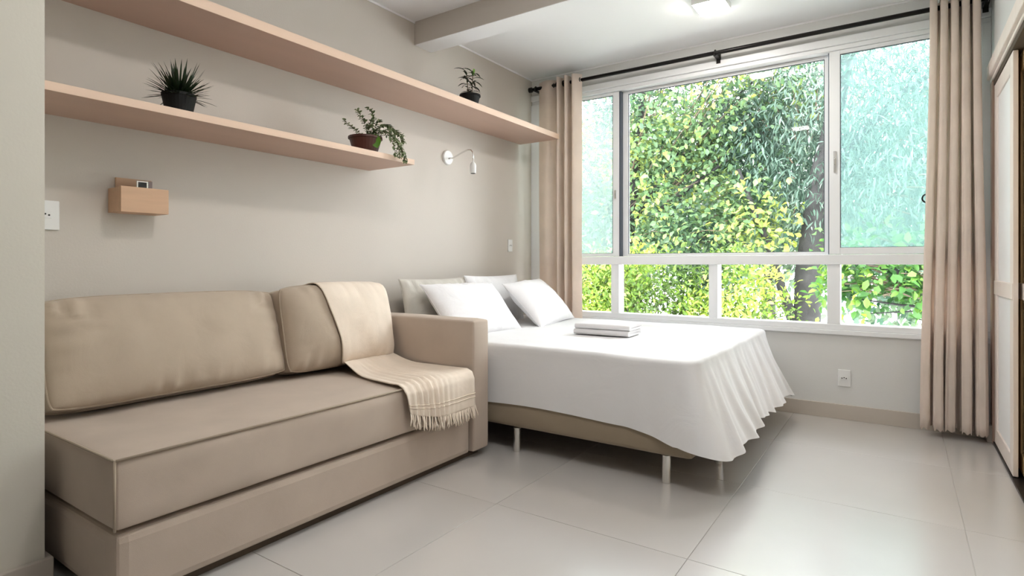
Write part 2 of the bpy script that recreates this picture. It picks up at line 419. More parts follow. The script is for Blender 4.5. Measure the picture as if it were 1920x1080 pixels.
tl = [(.13,-.085),(.19,-.12),(.25,-.125),(.30,-.075),(.315,-.06),(.335,-.145),(.355,-.155),(.375,-.06),(.395,-.05),(.41,-.15),(.43,-.155),(.445,-.055),(.465,-.05),(.475,-.145),(.50,-.158),(.545,-.10)]
bl = [(x, -.10+(y+.10)*.98) for x, y in tl]
curtain(plan(tl), plan(bl), .03, 2.545, 'gathered beige curtain at the left end of the window behind the pillows',
        eyes=[(.262,-.1,2.50,'y'),(.315,-.1,2.50),(.375,-.1,2.50),(.43,-.1,2.50),(.532,-.1,2.50)], seed=1)
tr, br = [], []
n = 12
NF = 5
for i in range(NF):
    for (dx, dy) in ((.10,-.035),(.24,-.050),(.66,-.052),(.80,-.036),(.74,.00),(.78,.034),(1.0,.045),(1.14,.030)):
        u = (i+dx)/NF
        if i == NF-1 and dx > .85: continue
        k = 1+.25*math.sin(i*2.1)
        tr.append((2.825+u*.245, -.10+dy)); br.append((2.772+u*.325+.006*math.sin(i*1.9+1), -.10+dy*k*1.1))
curtain(plan(tr), plan(br), .045, 2.545, 'beige curtain hanging at the right end of the window beside the wardrobe',
        eyes=[(2.825+.245*(k+.75)/5,-.1,2.50) for k in range(5)], seed=5)

# ---------------------------------------------------------------- wardrobe on the right
t = thing('wardrobe', 'built-in wardrobe with pale wood sliding doors at the right edge', 'wardrobe', (RX+.3, -1.2, 0))
D = M['door']
obj('top_trim', MB().box(RX-.025, RX+.05, -2.3, -.04, 2.05, 2.128).box(RX-.010, RX+.05, -2.3, -.04, 2.03, 2.05), D, t, bevel=.004)
obj('side_post', MB().box(RX-.008, RX+.6, -.115, -.037, 0, 2.03), mat('post_wood', (.52,.36,.28), .5, var=.08, vscale=5, stretch=(6,6,.6)), t, bevel=.003)
obj('bottom_track', MB().box(RX-.005, RX+.12, -2.3, -.115, 0, .012).box(RX+.045, RX+.055, -2.3, -.115, .012, .02), M['black'], t, bevel=.001)
obj('top_track', MB().box(RX-.002, RX+.12, -2.3, -.115, 2.0, 2.03), M['seam'], t)
def sdoor(y0, y1, x, z0, fm, pm, mid_m, sw=.085):
    d = obj('door', MB().box(x, x+.020, y0, y0+sw, z0, 1.995).box(x, x+.020, y1-sw, y1, z0, 1.995)
            .box(x, x+.020, y0+sw, y1-sw, z0, z0+.085).box(x, x+.020, y0+sw, y1-sw, 1.91, 1.995), fm, t, bevel=.003)
    obj('panel', MB().box(x+.008, x+.014, y0+sw, y1-sw, z0+.085, 1.91), pm, d)
    obj('mid_rail', MB().box(x-.003, x+.0195, y0+.002, y1-.002, .835, .912), mid_m, d, bevel=.003)
sdoor(-.765, -.13, RX+.0, .015, D, M['panel'], D)
sdoor(-1.66, -.50, RX+.038, .022, M['door_gold'], mat('gold_panel', (.70,.52,.30), .45, var=.05, vscale=4, stretch=(5,5,.5)), D, .18)
sdoor(-2.28, -1.61, RX+.0, .015, D, M['panel'], D)

# ---------------------------------------------------------------- soft goods helpers
def frame_of(c, lean, yaw=0, roll=0):
    ey = Vector((-math.sin(lean), 0, math.cos(lean))); ez = Vector((math.cos(lean), 0, math.sin(lean))); ex = Vector((0,1,0))
    m = Matrix((ex, ey, ez)).transposed().to_4x4()
    return Matrix.Translation(c) @ Matrix.Rotation(yaw, 4, 'Z') @ m @ Matrix.Rotation(roll, 4, 'Z')
def pillow_mb(w, h, th, edge=0., c=.05, p=2.6, q=.5, n=34, wr=.004, seed=0, mtx=None, sag=0., cr=0.):
    mb = MB(); idx = {}
    def pos(i, j, side):
        u = -1 + 2*i/n; v = -1 + 2*j/n
        u = math.sin(u*math.pi/2)*.55 + u*.45; v = math.sin(v*math.pi/2)*.55 + v*.45
        x = w/2*u*(1 - c*(1-v*v)); y = h/2*v*(1 - c*(1-u*u))
        rr = 1 - cr*(abs(u)*abs(v))**5; x *= 1-(1-rr)*h/w; y *= rr
        k = max(0, (1-abs(u)**p)*(1-abs(v)**p))**q
        z = th/2*(edge + (1-edge)*k)*side
        k2 = min(1, k*2.2)
        e = min(1-abs(u), 1-abs(v))
        f = math.exp(-e*5)                      # gathers near the seams
        z += side*wr*k2*(noise.noise(Vector((x*7+seed, y*7, side*3+seed)))*1.6 + f*(1.6 if abs(v)*h > abs(u)*w-(w-h) else .3)*max(0,noise.noise(Vector((x*6, v, seed+4)))+.25)*2*math.sin((x if abs(v) > abs(u)-.2 else y)*85 + 3*noise.noise(Vector((x*5, y*5, seed)))))
        y -= sag*(1-abs(u)**2)*max(0, v)
        return Vector((x, y, z))
    for side in (1, -1):
        for i in range(n+1):
            for j in range(n+1):
                if edge == 0 and side == -1 and (i in (0, n) or j in (0, n)):
                    idx[(side, i, j)] = idx[(1, i, j)]; continue
                idx[(side, i, j)] = len(mb.v); mb.v.append(pos(i, j, side))
        for i in range(n):
            for j in range(n):
                a = [idx[(side, i, j)], idx[(side, i+1, j)], idx[(side, i+1, j+1)], idx[(side, i, j+1)]]
                mb.f.append(tuple(a if side == 1 else a[::-1]))
    ring = [(i, 0) for i in range(n)] + [(n, j) for j in range(n)] + [(i, n) for i in range(n, 0, -1)] + [(0, j) for j in range(n, 0, -1)]
    if edge:
        for k in range(len(ring)):
            a, b = ring[k], ring[(k+1) % len(ring)]
            mb.f.append((idx[(1,)+b], idx[(1,)+a], idx[(-1,)+a], idx[(-1,)+b]))
    rings = {s: [mb.v[idx[(s,)+r]].copy() for r in ring] for s in (1, -1)}
    if mtx:
        mb.v = [mtx @ v for v in mb.v]; rings = {s: [mtx @ v for v in r] for s, r in rings.items()}
    mb.v = [tuple(v) for v in mb.v]
    return mb, rings

# ---------------------------------------------------------------- sofa
SY0, SY1 = -3.575, -1.815
t = thing('sofa', 'long beige fabric sofa bed with a single right armrest', 'sofa', (.45, -2.7, 0))
def softbox(x0, x1, y0, y1, z0, z1, seed=0, amp=.003, nx=14, ny=44, nz=7, r=.018):
    """rounded box with gentle unevenness; faces share their edges"""
    mb = MB(); ix = {}
    def add(i, j, k):
        if (i, j, k) in ix: return ix[(i, j, k)]
        x = x0+(x1-x0)*i/nx; y = y0+(y1-y0)*j/ny; z = z0+(z1-z0)*k/nz
        nrm = Vector(((i == nx)-(i == 0), (j == ny)-(j == 0), (k == nz)-(k == 0)))
        cnt = sum(abs(c) for c in nrm)
        d = amp*noise.noise(Vector((x*4+seed, y*4, z*4)))*2
        if cnt > 1: p = Vector((x, y, z)) - nrm*r*(.35)
        else: p = Vector((x, y, z)) + nrm*d
        ix[(i, j, k)] = len(mb.v); mb.v.append(tuple(p)); return ix[(i, j, k)]
    for j in range(ny):
        for i in range(nx):
            mb.f.append((add(i,j,nz), add(i+1,j,nz), add(i+1,j+1,nz), add(i,j+1,nz)))
            mb.f.append((add(i,j,0), add(i,j+1,0), add(i+1,j+1,0), add(i+1,j,0)))
        for k in range(nz):
            mb.f.append((add(nx,j,k), add(nx,j+1,k), add(nx,j+1,k+1), add(nx,j,k+1)))
            mb.f.append((add(0,j,k), add(0,j,k+1), add(0,j+1,k+1), add(0,j+1,k)))
    for i in range(nx):
        for k in range(nz):
            mb.f.append((add(i,0,k), add(i+1,0,k), add(i+1,0,k+1), add(i,0,k+1)))
            mb.f.append((add(i,ny,k), add(i,ny,k+1), add(i+1,ny,k+1), add(i+1,ny,k)))
    return mb
AY0, AY1 = -1.957, SY1
obj('base', softbox(.02, .862, SY0+.005, AY0-.002, .03, .236, 3, .0015), M['sofa'], t, smooth=False, bevel=.008)
obj('plinth', MB().box(.03, .82, SY0+.04, AY1-.03, 0, .032), M['seam'], t)
obj('seat', softbox(.02, .872, SY0, AY0-.003, .242, .452, 8, .0035), M['sofa'], t, bevel=.009, seg=3)
obj('armrest', softbox(.015, .880, AY0, AY1, .03, .715, 5, .002, 14, 4, 12), M['sofa'], t, bevel=.010, seg=3)
# welts along the seat edges
z = .449
obj('seat_welt', MB().tube([(.04,SY0+.002,z),(.862,SY0+.002,z)], .004, 8).tube([(.870,SY0+.006,z),(.870,AY0-.006,z)], .004, 8)
    .tube([(.866,SY0+.004,.248),(.866,SY0+.004,z)], .004, 8), M['pipe'], t, smooth=True)

def sofa_cushion(c, w, h, th, lean, seed, label, yaw=0, c_=.03, edge=.42, roll=0):
    t = thing('back_cushion', label, 'cushion', (c[0], c[1], .455), 'beige sofa back cushions')
    mb, rings = pillow_mb(w, h, th, edge=edge, c=c_, p=2.8, q=.5, n=50, wr=.0085, seed=seed, mtx=frame_of(c, lean, yaw, roll), sag=-.006, cr=.075)
    obj('cover', mb, M['cush'], t, smooth=True)
    for s in (1, -1):
        r = rings[s]; obj('piping', MB().tube(r+[r[0]], .0045, 8, False), M['pipe'], t, smooth=True)
    return mb
c1 = sofa_cushion((.178, -3.085, .668), .925, .41, .25, math.radians(19), 2, 'wide beige back cushion at the left end of the sofa', c_=.012, edge=.32)
c2 = sofa_cushion((.215, -2.305, .676), .665, .42, .32, math.radians(12), 9, 'beige back cushion beside the armrest, partly under the throw', c_=.012, edge=.32)

# ---------------------------------------------------------------- throw
bvhs = [BVHTree.FromPolygons([Vector(v) for v in c2.v], c2.f)]
path = [(.10,.79),(.115,.85),(.135,.885),(.175,.895),(.225,.87),(.27,.83),(.31,.77),(.335,.70),(.352,.62),(.365,.55),(.372,.50),(.39,.475),(.43,.462),(.52,.459),(.62,.459),(.72,.459),(.80,.460),(.85,.461),(.880,.452),(.893,.425),(.897,.39),(.899,.35),(.90,.315),(.90,.285)]
ylo = [-2.46,-2.46,-2.455,-2.45,-2.45,-2.44,-2.43,-2.42,-2.40,-2.385,-2.37,-2.36,-2.37,-2.40,-2.42,-2.44,-2.455,-2.46,-2.462,-2.46,-2.455,-2.45,-2.445,-2.44]
yhi = [-2.02,-2.02,-2.015,-2.01,-2.01,-2.0,-1.995,-1.99,-1.985,-1.98,-1.98,-1.98,-1.975,-1.97,-1.966,-1.965,-1.968,-1.97,-1.975,-1.98,-1.985,-1.985,-1.985,-1.985]
def resample(a, n):
    a = np.array(a, float); 
    if a.ndim == 1: a = a[:, None]
    x = np.linspace(0, len(a)-1, n)
    return np.stack([np.interp(x, range(len(a)), a[:, k]) for k in range(a.shape[1])], 1)
NP, NW = 92, 60
pp = resample(path, NP); lo = resample(ylo, NP)[:, 0]; hi = resample(yhi, NP)[:, 0]
G = np.zeros((NP, NW, 3))
for i in range(NP):
    for j in range(NW):
        u = j/(NW-1)
        G[i, j] = (pp[i, 0], lo[i]+(hi[i]-lo[i])*u, pp[i, 1])
for it in range(12):
    for i in range(NP):
        for j in range(NW):
            if i > NP*.60: continue
            p = Vector(G[i, j]); loc, nr, k, d = bvhs[0].find_nearest(p)
            if loc is None: continue
            sd = (p-loc).dot(nr)
            if sd < .012: p = loc + nr*.012
            elif it < 9 and i > 6 and sd < .08: p = p - nr*min(sd-.012, .02)
            G[i, j] = p
    K = G.copy(); K[1:-1] = (G[:-2]+2*G[1:-1]+G[2:])/4
    K[:, 1:-1, 0] = (K[:, :-2, 0]+2*K[:, 1:-1, 0]+K[:, 2:, 0])/4; K[:, 1:-1, 2] = (K[:, :-2, 2]+2*K[:, 1:-1, 2]+K[:, 2:, 2])/4
    m = int(NP*.60); G[:m] = K[:m]
for i in range(NP):
    f = i/(NP-1)
    for j in range(NW):
        u = j/(NW-1)
        a = max(0, (f-.52)/.48)
        pl = math.exp(-((u-.30)/.26)**2)
        w = a**.6*pl*.013*(1+math.sin(u*78 + f*9 + 1.5*noise.noise(Vector((u*6, f*4, 2))))) + .003*(1+noise.noise(Vector((u*9, f*14, 0))))
        w += .012*a*math.exp(-((u-.97)/.05)**2)
        if f < .74: G[i, j, 2] += w if f > .5 else 0; G[i, j, 0] += w*.6 if f <= .5 else 0
        else:
            b = min(1, (f-.74)/.08); G[i, j, 0] += w*b; G[i, j, 2] += w*(1-b)
        if f > .80: G[i, j, 2] += (-.014*math.sin(u*3.1) + .055*(1-u)**2 + .005*u)*(f-.8)/.2
        if f > .52: G[i, j, 1] -= .05*(1-u)*math.sin((f-.52)*3)*0
t = thing('throw_blanket', 'cream fringed throw draped over the right sofa cushion and seat', 'blanket', (.5, -2.2, .46))
mbt = MB().grid([[tuple(G[i, j]) for j in range(NW)] for i in range(NP)])
obj('cloth', mbt, M['throw'], t, smooth=True, solid=.004)
hem = MB()
for off in (7, 9):
    hem.tube([tuple(Vector(G[NP-off, j]) + Vector((.003, 0, 0))) for j in range(NW)], .0022, 6)
obj('hem_band', hem, M['throw'], t, smooth=True)
fr = MB(); random.seed(4)
for k in range(74):
    u = k/73*(NW-1); j = min(NW-2, int(u)); q = u-j
    p = Vector(G[NP-1, j])*(1-q) + Vector(G[NP-1, j+1])*q
    L_ = .045+random.random()*.02; dx = random.uniform(-.004,.012); dy = random.uniform(-.014,.014)
    fr.tube([p+Vector((0,0,.004)), p+Vector((.004,dy*.3,-L_*.35)), p+Vector((dx*.6+.004,dy,-L_*.75)), p+Vector((dx+.004,dy*1.3,-L_))], [.0022,.0032,.0035,.0018], 5)
obj('fringe', fr, M['throw'], t, smooth=True, kind='stuff')

# ---------------------------------------------------------------- bed
BX0, BX1, BY0, BY1 = .03, 1.955, -1.765, -.18
t = thing('bed', 'double bed with a brown fabric base on steel legs below the window', 'bed', (1.0, -.96, 0))
obj('base', softbox(BX0, BX1-.01, BY0+.004, BY1, .128, .33, 11, .001, 20, 20, 4, .03), M['bedbase'], t, bevel=.02, seg=3)
obj('mattress', MB().box(BX0, BX1-.005, BY0+.012, BY1-.012, .332, .555), M['sheet'], t, bevel=.04, seg=4)
for x, y in ((.99,-1.72),(1.80,-1.705),(1.93,-1.31),(.22,-1.70),(1.80,-.25),(.99,-.25),(.22,-.25)):
    l = obj('leg', MB().lathe((x, y, 0), [(.017,0),(.017,.005),(.0195,.007),(.0195,.124),(.021,.125),(.021,.130)], 20), M['chrome'], t, bevel=.001)
# sheet: rings around the bed
def perim(n_side):
    r = .07; out = []
    X0, X1, Y0, Y1 = BX0, BX1, BY0, BY1
    def seg(a, b, nrm, n, tagname):
        for k in range(n): 
            f = k/n; out.append((a[0]+(b[0]-a[0])*f, a[1]+(b[1]-a[1])*f, nrm[0], nrm[1], tagname, f))
    def arc(c, a0, a1, n, tagname):
        for k in range(n):
            f = k/n; a = a0+(a1-a0)*f; out.append((c[0]+r*math.cos(a), c[1]+r*math.sin(a), math.cos(a), math.sin(a), tagname, f))
    seg((X0, Y0), (X1-r, Y0), (0,-1), 90, 'near')
    arc((X1-r, Y0+r), -math.pi/2, 0, 16, 'corner')
    seg((X1, Y0+r), (X1, Y1-r), (1,0), 130, 'foot')
    arc((X1-r, Y1-r), 0, math.pi/2, 12, 'corner2')
    seg((X1-r, Y1), (X0, Y1), (0,1), 60, 'far')
    seg((X0, Y1), (X0, Y0), (-1,0), 40, 'head')
    return out
PR = perim(0); RI = MB(); TOP = .575
cx0, cx1, cym = .85, 1.15, (BY0+BY1)/2
rings = []
tops = [1.0, .93, .85, .75, .65, .55, .45, .36, .28, .2, .13, .07, .035]
def topz(x, y):
    w = .0035*noise.noise(Vector((x*3, y*6, 1))) + .0022*noise.noise(Vector((x*9, y*15, 4)))
    fx = max(0, (x-1.35)/.6)
    w += .006*fx*noise.noise(Vector((x*4+y*2, y*11, 7)))
    return TOP + w
for s in tops:
    row = []
    for (x, y, nx, ny, tg, f) in PR:
        cx = min(max(x, cx0), cx1); X = x+(cx-x)*s; Y = y+(cym-y)*s
        row.append((X, Y, topz(X, Y)))
    rings.append(row)
er = .020
for a in (15, 35, 60, 85):
    a = math.radians(a); row = []
    for (x, y, nx, ny, tg, f) in PR:
        ix_, iy_ = x-nx*er, y-ny*er
        row.append((ix_+nx*er*math.sin(a)*1.05, iy_+ny*er*math.sin(a)*1.05, topz(x, y)-er*(1-math.cos(a))))
    rings.append(row)
NT = 18
def hem_flare(x, y, tg, f):
    if tg == 'near':
        u = max(0, (x-1.62)/.27); return .253+.010*math.sin((x-.8)*5)-.05*min(1,u)**1.5, .004+.045*min(1,u)**2
    if tg == 'corner': return .203-.045*f, .05+.10*f
    if tg == 'foot':
        return .158+.04*min(1,f/.12)-.018*f + .010*math.sin(f*15+1)+.004*math.sin(f*37), .150+.015*math.sin(f*9)
    if tg == 'corner2': return .16+.08*f, .16-.10*f
    if tg == 'far': return .25, .004+.05*max(0, 1-f*3)
    return .33, .0
for i in range(1, NT+1):
    q = i/NT; row = []
    for k, (x, y, nx, ny, tg, f) in enumerate(PR):
        hz, fl_ = hem_flare(x, y, tg, f)
        z = TOP-er - (TOP-er-hz)*q
        am = 0
        if tg == 'foot': am = 1.0
        elif tg == 'corner': am = .2+.8*f
        elif tg == 'corner2': am = 1-f
        elif tg == 'near': am = .35*max(0, (x-1.45)/.44)
        yy = y + .10*q*noise.noise(Vector((y*2.1, q, 3)))
        ph = yy*38 + 2.2*noise.noise(Vector((yy*3, 5, q*.6)))
        fold = am*(.015*math.sin(ph*.8)+.007*math.sin(yy*71+1+2*noise.noise(Vector((yy*4,q,8)))))*(q**.8)
        if tg == 'near': fold = am*.012*math.sin(x*42)*q + .0015*noise.noise(Vector((x*5, z*9, 2)))
        fl2 = fl_*(q**1.15) + fold
        X = x+nx*fl2; Y = y+ny*fl2
        if tg == 'corner': X += .03*math.sin(f*math.pi)*q
        X = max(X, .012)
        if Y > -.02: Y = -.02
        row.append((X, Y, z))
    rings.append(row)
for row in rings: RI.v += row
m = len(PR)
for i in range(len(rings)-1):
    for k in range(m):
        k2 = (k+1) % m; RI.f.append((i*m+k, i*m+k2, (i+1)*m+k2, (i+1)*m+k))
RI.f.append(tuple(range(m-1, -1, -1)))
me_o = obj('bed_sheet', RI, M['sheet'], origin=(1.0, -.96, .13), smooth=True)
tag(me_o, 'white bed sheet spread on the bed and draping over its foot', 'bed sheet')

def bed_pillow(c, w, h, th, lean, seed, label, yaw=0, roll=0, m_=None):
    mb, rg = pillow_mb(w, h, th, c=.055, p=2.4, q=.55, n=34, wr=.007, seed=seed, mtx=frame_of(c, lean, yaw, roll))
    zmin = min(v[2] for v in mb.v)
    t = thing('bed_pillow', label, 'pillow', (c[0], c[1], zmin), 'pillows at the head of the bed')
    obj('pillowcase', mb, m_ or M['pillow'], t, smooth=True)
    r = rg[1]; obj('seam', MB().tube(r+[r[0]], .002, 6, False), m_ or M['pillow'], t, smooth=True)
    return t
bed_pillow((.17,-1.42,.735), .66, .36, .13, math.radians(12), 3, 'greyish pillow upright against the wall just behind the sofa armrest', m_=M['pillow_grey'])
bed_pillow((.19,-.80,.735), .66, .38, .14, math.radians(12), 6, 'white pillow upright against the wall, half hidden by two others')
bed_pillow((.42,-1.37,.720), .66, .42, .17, math.radians(42), 12, 'plump white pillow leaning beside the sofa armrest', yaw=math.radians(-5))
bed_pillow((.47,-.63,.725), .66, .42, .17, math.radians(44), 17, 'plump white pillow leaning nearest the left curtain', yaw=math.radians(6), roll=math.radians(3))

# ---------------------------------------------------------------- towels
def towel(z, dx, dy, label, seed):
    c = (1.215+dx, -1.075+dy); w, d, th = .345, .22, .033
    yaw = math.radians(3)
    t = thing('folded_towel', label, 'towel', (c[0], c[1], z), 'folded towels on the bed')
    # C-shaped folds: layers joined by round folds along the near long side
    cyaw, syaw = math.cos(yaw), math.sin(yaw)
    def T(x, y, zz): return (c[0]+x*cyaw-y*syaw, c[1]+x*syaw+y*cyaw, z+zz)
    prof = []
    lay = th/2
    for k in range(9): a = -math.pi/2 - math.pi*k/8; prof.append((-d/2+lay + math.cos(a)*lay*.98, lay+math.sin(a)*lay*.98))
    prof = [(d/2, .002)] + prof + [(d/2, th-.002)] + [(d/2+.001, th*.55),(-d/2+.03, th*.53),(-d/2+.03, th*.47),(d/2+.001, th*.45)]
    P = []
    n = 24
    for i in range(n+1):
        x = -w/2 + w*i/n; row = []
        for (y, zz) in prof+[prof[0]]:
            k = noise.noise(Vector((x*9+seed, y*12, zz*30)))
            e = .006*(1-min(1, min(i, n-i)/2))
            row.append(T(x, y+.003*k, max(.0006, zz*(1-e*8)+.0015*k*(zz > .004))))
        P.append(row)
    mb = MB().grid(P)
    b = len(mb.v)
    mb.f.append(tuple(range(len(prof)))); mb.f.append(tuple(reversed([n*(len(prof)+1)+k for k in range(len(prof))])))
    obj('towel_body', mb, M['towel'], t, smooth=False, bevel=0)
    obj('woven_band', MB().grid([[T(-w/2+.035, y, th+.0006), T(-w/2+.050, y, th+.0006)] for y in (-d/2+.02, 0, d/2-.01)]), M['sheet'], t)
M['towel'] = fabric('towel_terry', (.80,.78,.79), 350, .8, .1)
towel(TOP+.006, 0, 0, 'folded white towel lying directly on the sheet', 1)
towel(TOP+.040, .006, .004, 'folded white towel on top of the other towel', 2)

# ---------------------------------------------------------------- leaves
def leaf_arrays(C, D, N, Ln, Wd, tint, curl=.12, shape=.42):
    """C base points, D directions, N approximate normals, lengths, widths -> verts, tris"""
    D = D/np.linalg.norm(D, axis=1, keepdims=True)
    S_ = np.cross(D, N); S_ /= (np.linalg.norm(S_, axis=1, keepdims=True)+1e-9)
    Nn = np.cross(S_, D)
    L_ = Ln[:, None]; Wd = Wd[:, None]
    v = np.stack([C, C+D*L_*shape+S_*Wd/2+Nn*Wd*.18, C+D*L_*shape-S_*Wd/2+Nn*Wd*.18, C+D*L_*.5, C+D*L_*.97-Nn*L_*curl,
                  C+D*L_*.78+S_*Wd*.32+Nn*(Wd*.1-L_*curl*.45), C+D*L_*.78-S_*Wd*.32+Nn*(Wd*.1-L_*curl*.45)], 1)
    n = len(C); b = (np.arange(n)*7)[:, None, None]
    f = np.array([[0,1,3],[0,3,2],[3,1,5],[3,5,4],[3,4,6],[3,6,2]])[None]+b
    return v.reshape(-1, 3), f.reshape(-1, 3), np.repeat(tint, 7)
def mesh_np(name, v, f, tint, m, parent=None, origin=(0,0,0)):
    o0 = np.array(base_of(parent) if parent else origin)
    me = bpy.data.meshes.new(name)
    me.vertices.add(len(v)); me.vertices.foreach_set('co', (v-o0).astype(np.float32).ravel())
    me.loops.add(len(f)*3); me.loops.foreach_set('vertex_index', f.astype(np.int32).ravel())
    me.polygons.add(len(f)); me.polygons.foreach_set('loop_start', np.arange(0, len(f)*3, 3, dtype=np.int32))
    me.polygons.foreach_set('loop_total', np.full(len(f), 3, dtype=np.int32))
    a = me.attributes.new('tint', 'FLOAT', 'POINT'); a.data.foreach_set('value', tint.astype(np.float32))
    me.update(); me.validate(); me.materials.append(m)
    o = link(bpy.data.objects.new(name, me))
    if parent: o.parent = parent
    else: o.location = tuple(o0)
    return o
def crown(rng, blobs, n_tips, per, spread, Ln, ratio, down=0., out=.3, shell=.5):
    """tips inside ellipsoid blobs, leaves in sprays around every tip"""
    B = np.array(blobs, float); vol = B[:, 3]*B[:, 4]*B[:, 5]; pick = rng.choice(len(B), n_tips, p=vol/vol.sum())
    u = rng.normal(size=(n_tips, 3)); u /= np.linalg.norm(u, axis=1, keepdims=True)
    r = rng.random(n_tips)**(1/3*shell+.02)
    tips = B[pick, :3] + u*r[:, None]*B[pick, 3:]
    T = np.repeat(tips, per, 0); n = len(T); U = np.repeat(u, per, 0)
    off = rng.normal(size=(n, 3))*spread; C = T+off
    D = rng.normal(size=(n, 3))*.8 + U*out + off/spread*.4; D[:, 2] -= down
    N = rng.normal(size=(n, 3))*.5 + np.array([0, -.25, 1.0])
    L_ = Ln*(.7+.6*rng.random(n)); 
    pn = np.array([noise.noise(Vector(q)*1.1) for q in tips])*1.3 + .45
    tt = np.clip(np.repeat(pn, per)*.6 + rng.random(n)*.45, 0, 1)
    return C, D, N, L_, L_*ratio, tt, tips

# ---------------------------------------------------------------- house plants
def pot(t, c, r0, r1, h, m_, rim=.006, n=28):
    obj('pot', MB().lathe(c, [(r0,0),(r1,h-.012),(r1+rim,h-.012),(r1+rim,h),(r1-.002,h),(r1-.006,h-.012)], n), m_, t, smooth=False, bevel=.001)
    obj('soil', MB().lathe((c[0], c[1], c[2]+h-.016), [(r1-.004,0),(r1-.005,.005),(r1*.6,.008)], n), M['soil'], t)
def one_leaf(t, c, d, nrm, L_, w, m_, segs=6, curl=.3, tint=.5, name='leaf'):
    """a single curved blade: two rows folded along the midrib"""
    c = Vector(c); d = Vector(d).normalized(); nrm = Vector(nrm); s = d.cross(nrm).normalized(); nn = s.cross(d)
    P = []; p = c.copy(); dd = d.copy()
    for i in range(segs+1):
        f = i/segs; wd = w*(math.sin(math.pi*min(1, f*.92+.08))**.8)*(1 if f < 1 else 0)
        P.append([p - s*wd/2 + nn*wd*.15, p.copy(), p + s*wd/2 + nn*wd*.15])
        dd = (dd + Vector((0,0,-1))*curl/segs).normalized(); p = p + dd*L_/segs
    mb = MB().grid(P); o = obj(name, mb, m_, t, smooth=True)
    a = o.data.attributes.new('tint', 'FLOAT', 'POINT'); a.data.foreach_set('value', [tint]*len(o.data.vertices)); return o
random.seed(11)
Z1 = 1.602
# spiky plant
t = thing('potted_grass_plant', 'dark spiky grass-like plant in a black pot at the left of the lower shelf', 'plant', (.30, -3.125, Z1))
pot(t, (.30,-3.125,Z1), .048, .061, .078, M['pot_black'], rim=.0015)
for k in range(190):
    a = random.uniform(0, 2*math.pi); e = random.uniform(.05, 1.35); r = random.uniform(0,.035)
    L_ = random.uniform(.07, .125)*(1.15 if e > 1.1 else 1)
    if k % 13 == 0: L_ = .15; e = random.uniform(1.1, 1.5)
    d = (math.cos(a)*math.cos(e), math.sin(a)*math.cos(e), math.sin(e))
    one_leaf(t, (.30+math.cos(a)*r, -3.125+math.sin(a)*r, Z1+.066), d, (-d[0]*d[2], -d[1]*d[2], 1.01-d[2]*d[2]), L_, .0075, M['leaf_dark'], curl=.35, tint=random.random())
# trailing fern
t = thing('potted_fern', 'wispy trailing fern in a brown pot at the right of the lower shelf', 'plant', (.26, -2.125, Z1))
pot(t, (.26,-2.125,Z1), .062, .086, .095, M['pot_brown'])
one_leaf(t, (.335,-2.135,Z1+.100), (.10,.30,-.9), (.7,-.7,.3), .075, .058, M['leaf_bright'], tint=.1, curl=.1).name = 'broad_leaf'
def frond(pts, nl, ll, seed):
    rng = random.Random(seed)
    c = plan3(pts, 10); fz = obj('frond', MB().tube(c, .0014, 5), M['twig'], t, smooth=True)
    C, D, N = [], [], []
    for k in range(nl):
        i = int(k/nl*(len(c)-2))+1; p = Vector(c[i]); d = (Vector(c[i+1 if i+1 < len(c) else i])-Vector(c[i-1])).normalized()
        sd = d.cross(Vector((rng.uniform(-.4,.4), rng.uniform(-.4,.4), 1))).normalized()*(1 if k % 2 else -1)
        C.append(p); D.append(d*.6+sd+Vector((rng.uniform(-.5,.5), rng.uniform(-.5,.5), rng.uniform(-.6,.4)))); N.append(Vector((rng.uniform(-.4,.4), rng.uniform(-.4,.4), 1)))
    C = np.array(C); n = len(C); L_ = np.full(n, ll)*(np.array([rng.uniform(.6,1.2) for _ in range(n)]))
    L_ = L_*1.2; v, f, tt = leaf_arrays(C, np.array(D), np.array(N), L_, L_*.55, np.array([rng.random() for _ in range(n)]))
    o = mesh_np('leaflets', v, f, tt, M['leaf_fern'], t); o.parent = fz; o['kind'] = 'stuff'
def plan3(pts, n=10):
    out = []; P = [pts[0]]+list(pts)+[pts[-1]]
    for i in range(1, len(P)-2):
        p0, p1, p2, p3 = [Vector(q) for q in P[i-1:i+3]]
        for k in range(n):
            u = k/n; out.append(.5*((2*p1)+(p2-p0)*u+(2*p0-5*p1+4*p2-p3)*u*u+(3*p1-p0-3*p2+p3)*u**3))
    out.append(Vector(pts[-1])); return out
b0 = (.27,-2.11,Z1+.085)
frond([b0,(.27,-2.13,Z1+.15),(.27,-2.16,Z1+.20),(.27,-2.19,Z1+.225)], 60, .020, 1)
frond([b0,(.29,-2.10,Z1+.16),(.30,-2.11,Z1+.22),(.29,-2.14,Z1+.25)], 60, .020, 2)
frond([b0,(.28,-2.05,Z1+.16),(.28,-1.98,Z1+.185),(.28,-1.91,Z1+.155)], 70, .020, 3)
frond([b0,(.29,-2.03,Z1+.145),(.30,-1.95,Z1+.16),(.30,-1.87,Z1+.145)], 70, .018, 4)
frond([b0,(.33,-2.04,Z1+.13),(.39,-2.00,Z1+.08),(.415,-1.985,Z1+.0),(.42,-1.98,Z1-.03)], 90, .019, 5)
frond([b0,(.34,-2.06,Z1+.13),(.40,-2.03,Z1+.07),(.42,-2.02,Z1-.02)], 90, .019, 6)
frond([b0,(.32,-2.01,Z1+.12),(.36,-1.96,Z1+.06),(.37,-1.95,Z1+.02)], 60, .018, 7)
frond([b0,(.25,-2.17,Z1+.12),(.25,-2.22,Z1+.14),(.25,-2.265,Z1+.165)], 60, .018, 8)
frond([b0,(.28,-2.08,Z1+.14),(.29,-2.06,Z1+.19),(.28,-2.03,Z1+.20)], 50, .018, 9)
